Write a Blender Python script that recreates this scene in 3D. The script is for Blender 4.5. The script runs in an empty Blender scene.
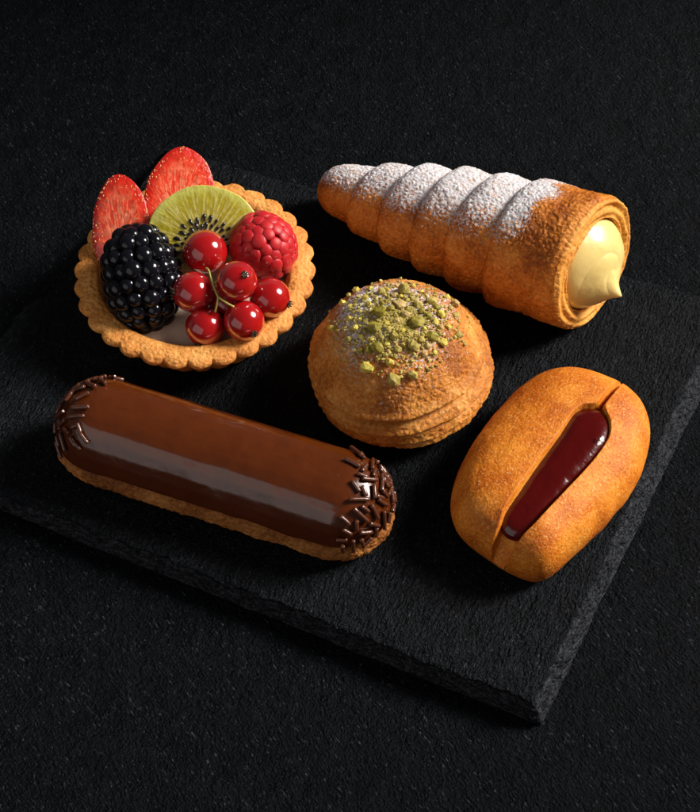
import bpy, bmesh, math, random
import numpy as np
from mathutils import Vector, Matrix
from mathutils.bvhtree import BVHTree

random.seed(7)
rng = np.random.default_rng(7)
scn = bpy.context.scene
COL = scn.collection
CM = 0.01                       # every shape below is written in centimetres
PI = math.pi

# ------------------------------------------------------------------ camera
ELEV = math.radians(56.0)
DIST = 50.0
FPX = 1520.0                    # focal length in photo pixels (photo 700 x 812)
BT = 0.95                       # thickness of the slate board
TGT = np.array([0.0, 0.0, BT])
CDIR = np.array([0.0, -math.cos(ELEV), math.sin(ELEV)])
CPOS = TGT + DIST * CDIR
RIGHT = np.array([1.0, 0, 0])
UP = np.array([0.0, math.sin(ELEV), math.cos(ELEV)])

cd = bpy.data.cameras.new('camera')
cam = bpy.data.objects.new('camera', cd)
COL.objects.link(cam)
cam.location = Vector(CPOS * CM)
cam.rotation_euler = (PI / 2 - ELEV, 0, 0)
cd.sensor_fit = 'HORIZONTAL'
cd.sensor_width = 36
cd.lens = 36 * FPX / 700.0
cd.clip_start = 0.005
cd.clip_end = 20
scn.camera = cam


def ray(px, py):
    d = -CDIR * FPX + RIGHT * (px - 350.0) - UP * (py - 406.0)
    return d / np.linalg.norm(d)


def at(px, py, z):
    d = ray(px, py)
    t = (z - CPOS[2]) / d[2]
    return CPOS + d * t


# ------------------------------------------------------------------ numeric noise
def _h(ix, iy, iz, s):
    n = (ix.astype(np.int64) * 374761393 + iy.astype(np.int64) * 668265263 +
         iz.astype(np.int64) * 2147483647 + s * 1274126177) & 0xffffffff
    n = ((n ^ (n >> 13)) * 1274126177) & 0xffffffff
    n = ((n ^ (n >> 16)) * 2246822519) & 0xffffffff
    n = n ^ (n >> 15)
    return (n & 0xffffff) / float(0xffffff)


def vn(p, f=1.0, s=0):
    p = np.asarray(p, float) * f + 1000.37
    i = np.floor(p).astype(np.int64)
    u = p - i
    u = u * u * u * (u * (u * 6 - 15) + 10)
    r = 0
    for a in (0, 1):
        for b in (0, 1):
            for c in (0, 1):
                w = ((u[:, 0] if a else 1 - u[:, 0]) * (u[:, 1] if b else 1 - u[:, 1]) *
                     (u[:, 2] if c else 1 - u[:, 2]))
                r = r + w * _h(i[:, 0] + a, i[:, 1] + b, i[:, 2] + c, s)
    return r * 2 - 1


def fbm(p, f=1.0, o=4, s=0, g=0.5):
    r = 0
    a = 1.0
    t = 0
    for k in range(o):
        r = r + a * vn(p, f * 2 ** k, s + k * 17)
        t += a
        a *= g
    return r / t


def worley(p, f=1.0, s=0):
    p = np.asarray(p, float) * f + 500.13
    i = np.floor(p).astype(np.int64)
    f1 = np.full(len(p), 9.0)
    f2 = np.full(len(p), 9.0)
    for a in (-1, 0, 1):
        for b in (-1, 0, 1):
            for c in (-1, 0, 1):
                j = i + np.array([a, b, c])
                q = j + np.stack([_h(j[:, 0], j[:, 1], j[:, 2], s + k) for k in (1, 2, 3)], 1)
                d = np.linalg.norm(p - q, axis=1)
                f2 = np.minimum(f2, np.maximum(f1, d))
                f1 = np.minimum(f1, d)
    return f1, f2


def sstep(a, b, x):
    t = np.clip((x - a) / (b - a), 0, 1)
    return t * t * (3 - 2 * t)


# ------------------------------------------------------------------ objects
def tag(o, label=None, cat=None, group=None, kind=None):
    if label: o['label'] = label
    if cat: o['category'] = cat
    if group: o['group'] = group
    if kind: o['kind'] = kind
    return o


def thing(name, loc, label, cat, group=None, rot=None):
    o = bpy.data.objects.new(name, None)
    o.empty_display_size = 0.01
    COL.objects.link(o)
    o.location = Vector(np.asarray(loc, float) * CM)
    if rot is not None:
        o.rotation_euler = Matrix(rot).to_euler()
    return tag(o, label, cat, group)


def mesh(name, verts, faces, mat, parent=None, attrs=None, smooth=True, loc=None):
    me = bpy.data.meshes.new(name)
    me.from_pydata((np.asarray(verts, float) * CM).tolist(), [], faces if isinstance(faces, list) else faces.tolist())
    if attrs:
        for k, v in attrs.items():
            a = me.attributes.new(k, 'FLOAT', 'POINT')
            a.data.foreach_set('value', np.asarray(v, np.float32))
    if smooth:
        me.polygons.foreach_set('use_smooth', [True] * len(me.polygons))
    me.materials.append(mat)
    me.update()
    o = bpy.data.objects.new(name, me)
    COL.objects.link(o)
    if parent: o.parent = parent
    if loc is not None: o.location = Vector(np.asarray(loc, float) * CM)
    return o


def grid_faces(nr, nc, wrap=True, off=0):
    """nr rows (open) x nc columns (closed when wrap)"""
    r = np.arange(nr - 1)[:, None]
    c = np.arange(nc if wrap else nc - 1)[None, :]
    c2 = (c + 1) % nc
    a = r * nc + c
    b = r * nc + c2
    d = (r + 1) * nc + c
    e = (r + 1) * nc + c2
    return (np.stack([a, b, e, d], -1).reshape(-1, 4) + off)


def frame(x=None, z=None):
    """rotation matrix (columns x,y,z) from a main x axis and an approximate z axis, or z first"""
    if x is not None:
        X = np.asarray(x, float); X /= np.linalg.norm(X)
        Z = np.array([0, 0, 1.0]) if z is None else np.asarray(z, float)
        Y = np.cross(Z, X); Y /= np.linalg.norm(Y)
        Z = np.cross(X, Y)
    return np.stack([X, Y, Z], 1)


def uvsphere(nu=16, nv=10):
    th = np.linspace(0, 2 * PI, nu, endpoint=False)
    ph = np.linspace(0.0, PI, nv)
    P, T = np.meshgrid(ph, th, indexing='ij')
    v = np.stack([np.sin(P) * np.cos(T), np.sin(P) * np.sin(T), np.cos(P)], -1).reshape(-1, 3)
    return v, grid_faces(nv, nu)


# ------------------------------------------------------------------ materials
class N:
    def __init__(s, name):
        s.m = bpy.data.materials.new(name)
        s.m.use_nodes = True
        s.t = s.m.node_tree
        s.p = s.t.nodes['Principled BSDF']
        s.tc = s.t.nodes.new('ShaderNodeTexCoord')
        s.co = s.map((100, 100, 100))

    def new(s, typ, **kw):
        n = s.t.nodes.new(typ)
        for k, v in kw.items(): setattr(n, k, v)
        return n

    def put(s, sock, v):
        if hasattr(v, 'is_output') or isinstance(v, bpy.types.NodeSocket):
            s.t.links.new(v, sock)
        else:
            if isinstance(v, (tuple, list)) and len(v) == 3 and sock.type == 'RGBA': v = (*v, 1)
            sock.default_value = v

    def map(s, scale, rot=(0, 0, 0)):
        n = s.new('ShaderNodeMapping')
        n.inputs['Scale'].default_value = scale
        n.inputs['Rotation'].default_value = rot
        s.t.links.new(s.tc.outputs['Object'], n.inputs['Vector'])
        return n.outputs[0]

    def noise(s, scale, detail=4, rough=0.55, co=None, col=False, dist=0.0):
        n = s.new('ShaderNodeTexNoise')
        s.put(n.inputs['Vector'], s.co if co is None else co)
        n.inputs['Scale'].default_value = scale
        n.inputs['Detail'].default_value = detail
        n.inputs['Roughness'].default_value = rough
        n.inputs['Distortion'].default_value = dist
        return n.outputs[0]

    def vor(s, scale, feature='F1', co=None, rnd=1.0, out='Distance', smooth=None):
        n = s.new('ShaderNodeTexVoronoi', feature=feature)
        s.put(n.inputs['Vector'], s.co if co is None else co)
        n.inputs['Scale'].default_value = scale
        n.inputs['Randomness'].default_value = rnd
        return n.outputs[out]

    def attr(s, name):
        n = s.new('ShaderNodeAttribute', attribute_name=name)
        return n.outputs['Fac']

    def ramp(s, fac, pts, interp='LINEAR'):
        n = s.new('ShaderNodeValToRGB')
        n.color_ramp.interpolation = interp
        el = n.color_ramp.elements
        while len(el) < len(pts): el.new(0.5)
        for e, (p, c) in zip(el, pts):
            e.position = p
            e.color = (c, c, c, 1) if isinstance(c, (int, float)) else (*c, 1)
        s.put(n.inputs[0], fac)
        return n.outputs[0]

    def mix(s, fac, a, b, blend='MIX'):
        n = s.new('ShaderNodeMix', data_type='RGBA', blend_type=blend)
        s.put(n.inputs[0], fac); s.put(n.inputs[6], a); s.put(n.inputs[7], b)
        return n.outputs[2]

    def math(s, op, a, b=0.0, c=0.0, clamp=False):
        n = s.new('ShaderNodeMath', operation=op, use_clamp=clamp)
        s.put(n.inputs[0], a); s.put(n.inputs[1], b); s.put(n.inputs[2], c)
        return n.outputs[0]

    def bump(s, h, strength=0.5, dist=0.03, prev=None):
        n = s.new('ShaderNodeBump')
        n.inputs['Strength'].default_value = strength
        n.inputs['Distance'].default_value = dist * CM
        s.put(n.inputs['Height'], h)
        if prev is not None: s.put(n.inputs['Normal'], prev)
        return n.outputs[0]

    def set(s, **kw):
        for k, v in kw.items():
            s.put(s.p.inputs[k.replace('_', ' ')], v)
        return s.m


def sss(n, w, rad, scale):
    n.p.inputs['Subsurface Weight'].default_value = w
    n.p.inputs['Subsurface Radius'].default_value = rad
    n.p.inputs['Subsurface Scale'].default_value = scale * CM


def slate_material(name, ang, lo, hi, streak=1.0, k=1.0, amp=0.13):
    n = N(name)
    r0 = n.map((100, 100, 100), (0, 0, -ang))
    mp = n.new('ShaderNodeMapping'); mp.inputs['Scale'].default_value = (0.5, 1.5, 1.0)
    n.put(mp.inputs['Vector'], r0); st = mp.outputs[0]
    a = n.noise(1.0, 5, 0.6)
    b = n.noise(3.2 * k, 3, 0.6, co=st)
    c = n.noise(7.5 * k, 2, 0.6, co=st)
    d = n.noise(11.0 * k, 2, 0.6)
    col = n.mix(n.ramp(n.math('ADD', n.math('MULTIPLY', c, 0.5), n.math('MULTIPLY', d, 0.5)), [(0.44, 0), (0.66, 1)]), lo, hi)
    col = n.mix(n.ramp(a, [(0.35, 0.85), (0.62, 0.0)]), col, tuple(x * 0.9 for x in lo))
    glint = n.ramp(n.noise(10.0, 2, 0.6, co=st), [(0.64, 0), (0.72, 1)])  # pale specks painted into the colour as glints off the grain
    col = n.mix(glint, col, (0.036, 0.039, 0.048))
    if name == 'board_slate':
        brk_lit = n.ramp(n.noise(5.0, 4, 0.7, co=n.map((100, 100, 420))), [(0.42, (0.004, 0.004, 0.005)), (0.62, (0.046, 0.048, 0.055))])  # sides coloured lighter: chipped slate, plus the light they catch
        col = n.mix(n.attr('side'), col, brk_lit)
    h = n.math('ADD', n.math('MULTIPLY', b, 1.2 * streak), n.math('MULTIPLY', c, 0.8))
    h = n.math('ADD', h, n.math('MULTIPLY', d, 1.0))
    bm = n.bump(h, 1.0, amp)
    bm = n.bump(a, 0.7, 0.3, bm)
    n.set(Base_Color=col, Roughness=n.ramp(c, [(0.3, 0.42), (0.7, 0.68)]), Normal=bm)
    n.p.inputs['Specular IOR Level'].default_value = 0.13 if name == 'board_slate' else 0.085
    n.p.inputs['Specular Tint'].default_value = (0.84, 0.92, 1.0, 1)
    return n.m


M_TABLE = slate_material('table_stone', 2.2, (0.0004, 0.0005, 0.0007), (0.0050, 0.0059, 0.0084), 0.6, 1.45, 0.085)
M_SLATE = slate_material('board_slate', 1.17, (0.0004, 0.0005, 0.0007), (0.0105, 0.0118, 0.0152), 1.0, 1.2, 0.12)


def pastry(name, lo, mid, hi, sugar=False, grain=False, rough=0.55, cell=6.0, bumpd=0.045, spec=0.26, shine=None):
    n = N(name)
    big = n.noise(0.9, 4, 0.55)
    fine = n.noise(9.0, 5, 0.65)
    v = n.vor(cell, 'SMOOTH_F1')
    t = n.math('ADD', n.math('MULTIPLY', big, 0.55), n.math('MULTIPLY', fine, 0.45))
    t = n.math('ADD', t, n.math('MULTIPLY', n.attr('bake'), 0.5))
    col = n.ramp(t, [(0.38, lo), (0.51, mid), (0.64, hi)])
    col = n.mix(n.ramp(n.noise(22, 2, 0.6), [(0.62, 0.0), (0.75, 0.5)]), col, tuple(x * 0.45 for x in lo))
    if grain:
        gl = n.noise(13, 2, 0.5)
        col = n.mix(n.ramp(gl, [(0.60, 0.0), (0.70, 0.55)]), col, (0.90, 0.52, 0.20))  # bright speckle in the colour stands in for glints on the crumb
        col = n.mix(n.ramp(gl, [(0.30, 0.45), (0.40, 0.0)]), col, lo)
        v = n.math('MULTIPLY', gl, -1.4)
    h = n.math('ADD', n.math('MULTIPLY', v, -0.8), n.math('MULTIPLY', fine, 0.9))
    h = n.math('ADD', h, n.math('MULTIPLY', n.noise(28, 3, 0.6), 0.35))
    bm = n.bump(h, 0.8, bumpd)
    rgh = rough
    if sugar:
        g = n.noise(11.0, 3, 0.6)
        g2 = n.noise(26.0, 2, 0.6)
        s_ = n.math('ADD', n.math('MULTIPLY', g, 1.15), n.math('MULTIPLY', g2, 0.85))
        s_ = n.math('ADD', s_, n.math('SUBTRACT', n.attr('sugar'), 1.00))
        msk = n.ramp(n.math('ADD', s_, 0.5), [(0.45, 0), (0.58, 1)])
        grain = n.noise(30, 3, 0.7)
        sc = n.ramp(grain, [(0.3, (0.52, 0.50, 0.52)), (0.6, (0.80, 0.79, 0.82))])
        col = n.mix(n.math('MULTIPLY', msk, 0.94), col, sc)
        bm = n.bump(n.math('ADD', msk, n.math('MULTIPLY', grain, 0.8)), 0.7, 0.022, bm)
        rgh = n.mix(msk, (rough,) * 3, (0.85,) * 3)
    n.set(Base_Color=col, Roughness=rgh, Normal=bm)
    n.p.inputs['Specular IOR Level'].default_value = spec
    sss(n, 0.12, (1.0, 0.45, 0.2), 0.12)
    return n.m


M_TART = pastry('shortcrust', (0.44, 0.145, 0.026), (0.70, 0.275, 0.058), (0.84, 0.41, 0.11), rough=0.62, cell=9, bumpd=0.05)
M_HORN = pastry('puff_pastry_golden', (0.34, 0.082, 0.007), (0.66, 0.215, 0.024), (0.84, 0.37, 0.07), sugar=True, rough=0.38, cell=7, bumpd=0.05)
M_BUN = pastry('choux_bun', (0.34, 0.095, 0.010), (0.62, 0.225, 0.032), (0.82, 0.41, 0.10), sugar=True, rough=0.36, cell=7, bumpd=0.05)
M_CHOUX = pastry('choux_base', (0.13, 0.036, 0.006), (0.30, 0.098, 0.018), (0.50, 0.20, 0.05), rough=0.45, cell=5, bumpd=0.09)
M_CAKE = pastry('almond_cake', (0.46, 0.100, 0.006), (0.68, 0.200, 0.014), (0.80, 0.295, 0.034), rough=0.5, cell=24, bumpd=0.03, grain=True)


def simple(name, col, rough=0.4, coat=0.0, spec=0.5, s=None, coatr=0.05, bumps=None):
    n = N(name)
    n.set(Base_Color=col, Roughness=rough)
    n.p.inputs['Coat Weight'].default_value = coat
    n.p.inputs['Coat Roughness'].default_value = coatr
    n.p.inputs['Specular IOR Level'].default_value = spec
    if s: sss(n, *s)
    if bumps:
        n.set(Normal=n.bump(n.noise(bumps[0], 3, 0.6), bumps[1], bumps[2]))
    return n


# glaze
n = simple('chocolate_glaze', (0.075, 0.0185, 0.0045), 0.22, 0.55, 0.35, coatr=0.09)
n.set(Base_Color=n.mix(n.noise(1.5, 5, 0.6), (0.058, 0.0105, 0.0011), (0.098, 0.0195, 0.0024)),
      Normal=n.bump(n.math('ADD', n.noise(0.8, 3, 0.5), n.math('MULTIPLY', n.noise(16, 4, 0.65), 0.03)), 0.60, 0.17))
M_GLAZE = n.m
n = simple('chocolate_sprinkle', (0.085, 0.024, 0.010), 0.3, 0.35, 0.5, coatr=0.2, bumps=(12, 0.35, 0.02))
M_SPRINKLE = n.m
n = simple('dark_jam', (0.040, 0.0012, 0.0010), 0.18, 0.45, 0.3, coatr=0.09)
n.set(Base_Color=n.mix(n.attr('thin'), (0.066, 0.0010, 0.0005), (0.18, 0.010, 0.003)),
      Normal=n.bump(n.math('ADD', n.noise(1.3, 3, 0.5), n.math('MULTIPLY', n.noise(5.0, 3, 0.6), 0.14)), 0.5, 0.10))
M_JAM = n.m
n = simple('custard_cream', (0.86, 0.66, 0.27), 0.32, 0.25, 0.5, s=(0.3, (1.0, 0.7, 0.3), 0.15), coatr=0.25)
n.set(Base_Color=n.mix(n.noise(2.0, 4, 0.6), (0.80, 0.57, 0.17), (0.86, 0.67, 0.27)),
      Normal=n.bump(n.math('ADD', n.noise(2.5, 4, 0.6), n.math('MULTIPLY', n.noise(22, 2, 0.6), 0.10)), 0.35, 0.06))
M_CREAM = n.m
n = simple('pastry_custard', (0.60, 0.44, 0.33), 0.4, 0.2, 0.5, s=(0.3, (1.0, 0.7, 0.4), 0.15), coatr=0.2, bumps=(3, 0.4, 0.08))
M_CUST = n.m

n = simple('redcurrant_skin', (0.42, 0.006, 0.008), 0.16, 0.9, 0.5, s=(0.35, (1.0, 0.12, 0.06), 0.35), coatr=0.05)
dots = n.ramp(n.vor(7.5), [(0.05, 0.6), (0.09, 0.0)])
bc = n.mix(n.noise(2.2, 3), (0.30, 0.002, 0.005), (0.54, 0.009, 0.009))
n.set(Base_Color=n.mix(dots, bc, (0.60, 0.10, 0.05)), Normal=n.bump(n.noise(14, 3, 0.6), 0.12, 0.02))
n.p.inputs['Transmission Weight'].default_value = 0.22
n.p.inputs['IOR'].default_value = 1.38
M_CURRANT = n.m
M_CALYX = simple('dried_calyx', (0.05, 0.028, 0.012), 0.8, bumps=(14, 0.6, 0.04)).m
M_STALK = simple('currant_stalk', (0.36, 0.33, 0.06), 0.5, s=(0.2, (0.6, 0.7, 0.2), 0.1), bumps=(10, 0.3, 0.02)).m
n = simple('blackberry_drupelets', (0.0040, 0.0040, 0.0065), 0.15, 0.12, 0.3, coatr=0.07)
n.set(Normal=n.bump(n.noise(12, 3, 0.6), 0.14, 0.03))
M_BLACK = n.m
n = simple('raspberry_drupelets', (0.42, 0.012, 0.022), 0.48, 0.05, 0.4, s=(0.3, (1.0, 0.15, 0.1), 0.25), coatr=0.25)
n.set(Base_Color=n.mix(n.noise(2.5, 3), (0.38, 0.004, 0.009), (0.60, 0.013, 0.018)),
      Normal=n.bump(n.noise(20, 3, 0.6), 0.35, 0.03))
n.p.inputs['Sheen Weight'].default_value = 0.15
n.p.inputs['Sheen Roughness'].default_value = 0.4
n.p.inputs['Sheen Tint'].default_value = (1, 0.55, 0.5, 1)
M_RASP = n.m
M_HAIR = simple('raspberry_hair', (0.55, 0.22, 0.10), 0.5).m
M_BSEED = simple('berry_seed', (0.80, 0.42, 0.16), 0.35, 0.3).m

# strawberry: flesh streaks run from the core to the skin, local x across, z along, y towards the cut face
n = N('strawberry_flesh')
sx = n.new('ShaderNodeSeparateXYZ'); n.put(sx.inputs[0], n.co)
ang = n.math('ARCTAN2', sx.outputs[0], n.math('ADD', sx.outputs[2], 1.1))
rad = n.attr('rho')
cb = n.new('ShaderNodeCombineXYZ')
n.put(cb.inputs[0], n.math('MULTIPLY', ang, 9.0)); n.put(cb.inputs[1], n.math('MULTIPLY', rad, 1.6)); n.put(cb.inputs[2], sx.outputs[2])
stre = n.noise(2.6, 4, 0.6, co=cb.outputs[0], dist=0.4)
white = n.math('MULTIPLY', n.ramp(stre, [(0.44, 0.0), (0.58, 1.0)]), n.ramp(rad, [(0.0, 0.95), (0.45, 0.70), (0.85, 0.0)]))
flesh = n.mix(n.ramp(rad, [(0.70, 0.0), (0.97, 1.0)]), (0.80, 0.045, 0.012), (0.55, 0.008, 0.006))
flesh = n.mix(white, flesh, (0.88, 0.33, 0.17))
flesh = n.mix(n.ramp(n.noise(3, 4, 0.6), [(0.5, 0.0), (0.75, 0.2)]), flesh, (0.80, 0.14, 0.05))
skin = n.mix(n.noise(4, 4), (0.50, 0.006, 0.008), (0.62, 0.020, 0.012))
col = n.mix(n.attr('cut'), skin, flesh)
spk = n.math('MULTIPLY', n.ramp(n.vor(7.0), [(0.10, 1.0), (0.16, 0.0)]), n.ramp(rad, [(0.2, 0.35), (0.75, 0.8)]))
col = n.mix(spk, col, (0.85, 0.42, 0.18))
n.set(Base_Color=col, Roughness=0.32,
      Normal=n.bump(n.math('ADD', n.noise(6, 4, 0.65), n.math('MULTIPLY', stre, 0.6)), 0.6, 0.05))
n.p.inputs['Coat Weight'].default_value = 0.4
sss(n, 0.25, (1.0, 0.2, 0.1), 0.25)
M_STRAW = n.m

# kiwi: local x/z in the slice plane, core at the origin
n = N('kiwi_flesh')
sx = n.new('ShaderNodeSeparateXYZ'); n.put(sx.inputs[0], n.co)
rr = n.math('SQRT', n.math('ADD', n.math('MULTIPLY', sx.outputs[0], sx.outputs[0]), n.math('MULTIPLY', sx.outputs[2], sx.outputs[2])))
ang = n.math('ARCTAN2', sx.outputs[0], sx.outputs[2])
cb = n.new('ShaderNodeCombineXYZ')
n.put(cb.inputs[0], n.math('MULTIPLY', ang, 6.0)); n.put(cb.inputs[1], n.math('MULTIPLY', rr, 0.35))
rays = n.noise(2.3, 3, 0.5, co=cb.outputs[0])
line = n.ramp(rays, [(0.48, 0.0), (0.60, 0.7), (0.66, 0.0)])
line = n.math('MULTIPLY', line, n.ramp(n.math('MULTIPLY', rr, 0.5), [(0.25, 1.0), (0.80, 0.8), (0.95, 0.2)]))
g = n.ramp(n.math('MULTIPLY', rr, 0.5), [(0.0, (0.62, 0.58, 0.25)), (0.22, (0.55, 0.50, 0.14)), (0.34, (0.22, 0.16, 0.008)),
                                          (0.60, (0.36, 0.285, 0.014)), (0.85, (0.42, 0.345, 0.022)), (0.97, (0.52, 0.50, 0.10))])
g = n.mix(line, g, (0.74, 0.66, 0.28))
g = n.mix(n.ramp(n.vor(6.0), [(0.06, 0.7), (0.12, 0.0)]), g, (0.75, 0.65, 0.25))
n.set(Base_Color=g, Roughness=0.3, Normal=n.bump(n.math('ADD', n.noise(7, 4, 0.6), n.math('MULTIPLY', rays, 0.8)), 0.5, 0.05))
n.p.inputs['Coat Weight'].default_value = 0.35
sss(n, 0.25, (0.7, 0.8, 0.2), 0.25)
M_KIWI = n.m
M_KSEED = simple('kiwi_seed', (0.006, 0.005, 0.006), 0.25, 0.4).m


def nut(name, a, b):
    n = simple(name, a, 0.6, bumps=(9, 0.7, 0.06))
    n.set(Base_Color=n.mix(n.ramp(n.noise(5, 4, 0.65), [(0.35, 0), (0.65, 1)]), a, b))
    sss(n, 0.15, (0.7, 0.8, 0.3), 0.1)
    return n.m


M_NUT = [nut('pistachio_green', (0.20, 0.155, 0.010), (0.36, 0.285, 0.025)),
         nut('pistachio_olive', (0.32, 0.24, 0.028), (0.52, 0.40, 0.10)),
         nut('pistachio_yellow', (0.56, 0.43, 0.040), (0.72, 0.58, 0.12)),
         nut('pistachio_tan', (0.40, 0.25, 0.07), (0.58, 0.42, 0.16))]

# ------------------------------------------------------------------ table
v = []
NT = 260
xs = np.linspace(-1, 1, NT)
xs = np.sign(xs) * (np.abs(xs) ** 1.6)
X, Y = np.meshgrid(xs * 90, xs * 90 + 10, indexing='ij')
P = np.stack([X.ravel(), Y.ravel(), np.zeros(X.size)], 1)
P[:, 2] = 0.035 * fbm(P, 0.5, 4, 3) - 0.035
tbl = mesh('table', P, grid_faces(NT, NT, wrap=False), M_TABLE)
tag(tbl, kind='structure', label='dark textured stone tabletop under everything', cat='table')

# ------------------------------------------------------------------ slate board
topc = [at(-107, 452, BT), at(172, 150, BT), at(723, 304, BT), at(534, 703, BT)]     # left, back, right, front
botc = [at(-110, 466, 0), at(168, 152, 0), at(743, 312, 0), at(541, 725, 0)]
topc = np.array([c[:2] for c in topc]); botc = np.array([c[:2] for c in botc])
NS = 640
cor = []
for k in range(4):
    t = np.linspace(0, 1, NS, endpoint=False)[:, None]
    cor.append(np.concatenate([topc[k] * (1 - t) + topc[(k + 1) % 4] * t, botc[k] * (1 - t) + botc[(k + 1) % 4] * t], 1))
cor = np.concatenate(cor)
nb = len(cor)
cen = topc.mean(0)
rows = []
# top surface rings from the centre to the edge, then the broken side
RT = 70
rs = np.linspace(0.0, 1, RT) ** 0.8
for q in rs:
    p = cen + (cor[:, :2] - cen) * q
    rows.append(np.c_[p, np.full(nb, BT)])
RS = 16
for k in range(1, RS + 1):
    f = k / RS
    p = cor[:, :2] * (1 - f) + cor[:, 2:] * f
    rows.append(np.c_[p, np.full(nb, BT * (1 - f))])
P = np.concatenate(rows)
rowid = np.repeat(np.arange(len(rows)), nb)
side = rowid >= RT - 1
c3 = np.tile(np.c_[cor[:, :2], np.zeros(nb)], (len(rows), 1))
outd = c3[:, :2] - cen; outd /= np.linalg.norm(outd, axis=1)[:, None]
f = np.clip((rowid - (RT - 1)) / RS, 0, 1)
lay = fbm(np.c_[P[:, :2] * 0.9, P[:, 2] * 9], 1.0, 3, 5)
lay2 = fbm(np.c_[P[:, :2] * 3.2, P[:, 2] * 16], 1.0, 3, 9)
chip = fbm(c3, 1.1, 4, 21)
chipedge = np.maximum(0, vn(c3, 2.0, 31)) * 0.10 + np.maximum(0, vn(c3, 5.5, 33)) * 0.08
amp = np.where(side, 1.0, 0.0)
disp = amp * (0.15 * lay + 0.13 * lay2 + 0.05 * fbm(np.c_[P[:, :2] * 6, P[:, 2] * 14], 1.0, 2, 10)) * np.clip(1 - (f - 0.8) * 4, 0.2, 1) + amp * 0.06 * chip
disp -= amp * chipedge * np.clip(1 - f * 4, 0, 1)
P[:, :2] += outd * disp[:, None]
top = ~side | (rowid == RT - 1)
P[:, 2] += np.where(rowid < RT - 1, 0.018 * fbm(P, 0.7, 5, 41), 0)
edge_drop = np.where((rowid >= RT - 3) & (rowid <= RT), 0.02 + 0.05 * np.maximum(0, vn(c3, 3.0, 77)), 0)
P[:, 2] -= edge_drop
P[rowid == len(rows) - 1, 2] = 0.0
board = mesh('slate_board', P, grid_faces(len(rows), nb), M_SLATE, None, {'side': np.where(rowid >= RT + 1, 1.0, 0.0) * np.tile(np.repeat([0.15, 0.2, 1.0, 0.9], NS), len(rows))})  # painted side light: strong on right and front, faint on left and back
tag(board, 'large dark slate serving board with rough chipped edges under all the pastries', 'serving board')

# ------------------------------------------------------------------ fruit tart
TC = at(195, 271, BT + 1.55)
tart = thing('tart_shell', (TC[0], TC[1], BT), 'round golden shortcrust tartlet with scalloped rim holding custard and mixed fruit', 'tart')
prof = [(0.0, 0.0, 0), (1.5, 0.0, 0), (2.7, 0.0, 0), (2.95, 0.03, .3), (3.05, 0.10, .8), (3.2, 0.45, 1), (3.38, 0.85, 1), (3.55, 1.18, 1),
        (3.68, 1.34, 1), (3.80, 1.40, 1), (3.90, 1.47, 1), (3.93, 1.56, 1), (3.90, 1.64, .85), (3.80, 1.70, .45), (3.60, 1.74, .12),
        (3.40, 1.76, .03), (3.2, 1.73, 0.0), (3.08, 1.62, 0), (3.02, 1.45, 0), (2.96, 1.2, 0), (2.85, .8, 0), (2.2, .6, 0), (0.0, .6, 0)]
prof = np.array(prof)
tt = np.linspace(0, len(prof) - 1, 190)
pr = np.stack([np.interp(tt, np.arange(len(prof)), prof[:, k]) for k in range(3)], 1)
ker = np.array([1, 2, 3, 2, 1]) / 9.0
for k in range(3):
    pr[2:-2, k] = np.convolve(pr[:, k], ker, 'valid')
NTH = 900
th = np.linspace(0, 2 * PI, NTH, endpoint=False)
wob = 0.35 * vn(np.c_[np.cos(th) * 2, np.sin(th) * 2, th * 0], 1.0, 3)
nsc = 30
ph = (th * nsc + wob) / 2
lobe = np.abs(np.cos(ph)) ** 0.62
R_, T_ = np.meshgrid(np.arange(len(pr)), np.arange(NTH), indexing='ij')
r = pr[R_, 0] * 1.02 + pr[R_, 2] * (0.24 * (lobe[T_] - 0.75)) * np.where(pr[R_, 1] > 1.2, 1.0, 0.7)
z = pr[R_, 1] + np.where(pr[R_, 1] > 1.2, 1, 0) * pr[R_, 2] * 0.05 * (lobe[T_] - 0.8)
P = np.stack([r * np.cos(th[T_]), r * np.sin(th[T_]), z], -1).reshape(-1, 3)
rn = P / (np.linalg.norm(P, axis=1)[:, None] + 1e-6)
big = fbm(P, 1.0, 3, 11); mid = fbm(P, 5, 3, 15); f1, f2 = worley(P, 7.0, 5)
rim = sstep(1.0, 1.5, P[:, 2])
P += rn * (0.045 * big + 0.014 * mid + 0.012 * (f2 - f1))[:, None] * np.clip(np.linalg.norm(P[:, :2], axis=1) / 2, 0, 1)[:, None]
P[:, 2] += rim * (0.03 * fbm(P, 3, 3, 22) + 0.018 * (0.5 - f1))
P[:, 2] = np.maximum(P[:, 2], 0)
rad = np.linalg.norm(P[:, :2], axis=1)
bake = 0.10 * sstep(3.2, 3.6, rad) - 0.12 * sstep(3.75, 4.0, rad) - 0.10 * sstep(1.3, 0.6, P[:, 2])
mesh('crust', P, grid_faces(len(pr), NTH), M_TART, tart, {'bake': bake})
# custard
rr = np.linspace(0, 3.04, 60)
R2, T2 = np.meshgrid(rr, np.linspace(0, 2 * PI, 200, endpoint=False), indexing='ij')
P = np.stack([R2 * np.cos(T2), R2 * np.sin(T2), 1.42 + 0 * R2], -1).reshape(-1, 3)
P[:, 2] += 0.06 * fbm(P, 0.9, 3, 2) - 0.12 * (np.linalg.norm(P[:, :2], axis=1) / 3.04) ** 8
mesh('custard', P, grid_faces(60, 200), M_CUST, tart)


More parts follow.
